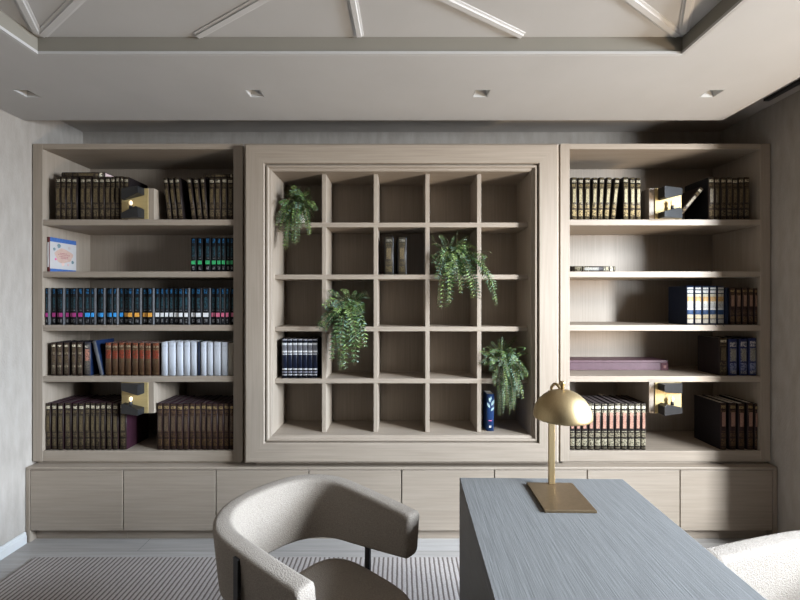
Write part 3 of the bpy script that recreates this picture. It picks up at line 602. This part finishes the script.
MB().tube(arm, .006, 10).build('arm', brass, lt)
MB().lathe([(.0001,-.03),(.007,-.03),(.007,.004),(.011,.005),(.011,.017),(.009,.020),(.0001,.020)], (dcx, dcy, dz+R*.98+.012), 20).build('finial', brass, lt)
MB().lathe([(.0001,.09),(.016,.09),(.018,.055),(.022,.04),(.018,.02),(.0001,.012)], (dcx, dcy, dz), 20).build('bulb', paper, lt)

# ------------------------------------------------------------------ barrel armchairs
def armchair(label, loc, deg):
    t = thing('barrel_armchair', label, 'armchair', loc, 'beige barrel armchairs at the desk'); t.rotation_euler.z = math.radians(deg)
    # centreline of the shell: straight arms and a rounded back; local +x is forward
    hw, bk_, fr_ = .279, -.420, .215
    half = []
    n = 26
    for k in range(n+1):
        a = math.pi/2*k/n; e = 2/2.35
        half.append((-.16 + (bk_+.16)*abs(math.cos(a))**e, hw*math.sin(a)**e))
    for k in range(1, 9): half.append((-.16 + (fr_+.16)*k/8, hw - .012*(k/8)**2))
    path = [(x, -y) for x, y in reversed(half)] + half[1:]
    # resample evenly
    P = [Vector((x, y, 0)) for x, y in path]; ds = [0]
    for i in range(1, len(P)): ds.append(ds[-1] + (P[i]-P[i-1]).length)
    M = 90; Q = []
    for k in range(M+1):
        s = ds[-1]*k/M; i = max(j for j in range(len(ds)) if ds[j] <= s + 1e-9); i = min(i, len(P)-2)
        Q.append(P[i].lerp(P[i+1], (s-ds[i])/(ds[i+1]-ds[i])))
    rs = []; T = .074
    def section(q, nrm, z0, z1, th, skew, pull):
        r = min(.019, th*.42); pts = []
        for cxs, czs, a0 in ((1,1,0),(-1,1,90),(-1,-1,180),(1,-1,270)):
            for j in range(5):
                a = math.radians(a0 + 22.5*j); u = cxs*(th/2-r) + r*math.cos(a); z = (z1-r if czs > 0 else z0+r) + r*math.sin(a)
                pts.append(q + nrm*(u - skew*(z1-z)) + Vector((0,0,z)) + pull)
        return pts
    for k, q in enumerate(Q):
        tn = (Q[min(k+1,M)]-Q[max(k-1,0)]).normalized(); nrm = Vector((-tn.y, tn.x, 0))
        f = (q.x - bk_)/(fr_-bk_); z0 = .40 + .095*f**1.4; z1 = .672 - .012*f
        if k in (0, M):
            sg = -1 if k == 0 else 1
            secs = [section(q, nrm, z0+i_, z1-i_, T-2*i_, .10, tn*sg*o_) for i_, o_ in ((0,0),(.003,.006),(.008,.010),(.018,.0115))]
            rs += secs[::-1] if k == 0 else secs
        else: rs.append(section(q, nrm, z0, z1, T, .10, Vector((0,0,0))))
    sh_ = MB().rings(rs).build('back_shell', fabric, t)
    # seat cushion: rounded plan, domed top
    def plan(sx, z, grow=0):
        out = []
        for k in range(48):
            a = 2*math.pi*k/48; c, s = math.cos(a), math.sin(a); e = 2/3.6
            out.append(Vector((.055 + (.262*sx+grow)*math.copysign(abs(c)**e, c), (.232*sx+grow)*math.copysign(abs(s)**e, s), z)))
        return out
    MB().rings([plan(.90,.272), plan(.985,.276), plan(1,.286), plan(1.005,.315), plan(1,.350), plan(.985,.366), plan(.94,.377), plan(.8,.385), plan(.5,.390), plan(.2,.392)]).build('seat', fabric, t)
    MB().rings([plan(.78,.252), plan(.78,.2715)], smooth=False).build('seat_frame', black_metal, t)
    for sy in (-1, 1):
        y = sy*.3215
        B(-.092, -.064, min(y, y-sy*.012), max(y, y-sy*.012), 0, .650).build('leg', black_metal, t, bevel=.001)
        B(-.092, -.064, min(sy*.19, sy*.305), max(sy*.19, sy*.305), .254, .2705).build('crossbar', black_metal, t)
    B(-.471, -.459, -.014, .014, 0, .58).build('leg', black_metal, t, bevel=.001)
    B(-.460, -.24, -.014, .014, .254, .2705).build('crossbar', black_metal, t)
    return t
a1 = armchair('beige woven barrel armchair with black flat legs beside the desk panel', (-.2935, 1.554, .0125), -39)
a2 = copy_tree(a1); a2.location = (1.295, 1.15, .0125); a2.rotation_euler.z = math.radians(-168)
a2['label'] = 'pale woven barrel armchair at the window side of the desk, only one arm showing'

# ------------------------------------------------------------------ light
def area(name, loc, target, sx, sy, power, color, spread=180):
    l = bpy.data.lights.new(name, 'AREA'); l.shape = 'RECTANGLE'; l.size = sx; l.size_y = sy; l.energy = power; l.color = color; l.spread = math.radians(spread)
    o = bpy.data.objects.new(name, l); COL.objects.link(o); o.location = loc
    o.rotation_euler = (Vector(target)-Vector(loc)).to_track_quat('-Z', 'Y').to_euler(); return o
area('daylight_key', (3.83, -.08, 2.2), (1.2, 2.8, 1.1), .5, 1.8, 690, (.84, .92, 1.0))
area('daylight_bounce', (3.55, .35, .15), (.6, 2.8, 1.9), .5, .7, 165, (1.0, .82, .62))
sk = area('daylight_sky', (WR+2.3, .75, 2.6), (-2.3, 1.75, .3), 2.2, 2.0, 290, (.68, .82, 1.0), 80)
po = area('window_portal', (WR+.16, (WY0+WY1)/2, (WZ0+WZ1)/2), (0, (WY0+WY1)/2, (WZ0+WZ1)/2), WY1-WY0, WZ1-WZ0, 1, (1,1,1))
po.rotation_euler = (math.radians(90), 0, math.radians(90)); po.data.cycles.is_portal = True
wd = bpy.data.worlds.new('daylight'); sc.world = wd; wd.use_nodes = True
N, L = wd.node_tree.nodes, wd.node_tree.links
bg = N['Background']; tc = N.new('ShaderNodeTexCoord'); sp = N.new('ShaderNodeSeparateXYZ'); L.new(tc.outputs['Generated'], sp.inputs[0])
mr = N.new('ShaderNodeMapRange'); mr.inputs['From Min'].default_value = -1; mr.inputs['From Max'].default_value = 1; L.new(sp.outputs['Z'], mr.inputs[0])
r = ramp(N, [(0, (.34,.28,.22,1)), (.47, (.44,.37,.29,1)), (.53, (.85,.92,1.0,1)), (.75, (.60,.78,1.0,1)), (1, (.45,.65,1.0,1))])
L.new(mr.outputs[0], r.inputs[0]); L.new(r.outputs[0], bg.inputs['Color']); bg.inputs['Strength'].default_value = .5

# ------------------------------------------------------------------ camera
cam = bpy.data.cameras.new('camera'); co = bpy.data.objects.new('camera', cam); COL.objects.link(co)
co.location = (CX, 0, CZ); co.rotation_euler = (math.radians(90), 0, 0); cam.sensor_width = 36; cam.lens = 36*F/800; cam.clip_start = .02
sc.camera = co
sc.view_settings.view_transform = 'Standard'; sc.view_settings.look = 'None'; sc.view_settings.exposure = -0.3; sc.view_settings.gamma = 1
sc.view_settings.use_curve_mapping = False
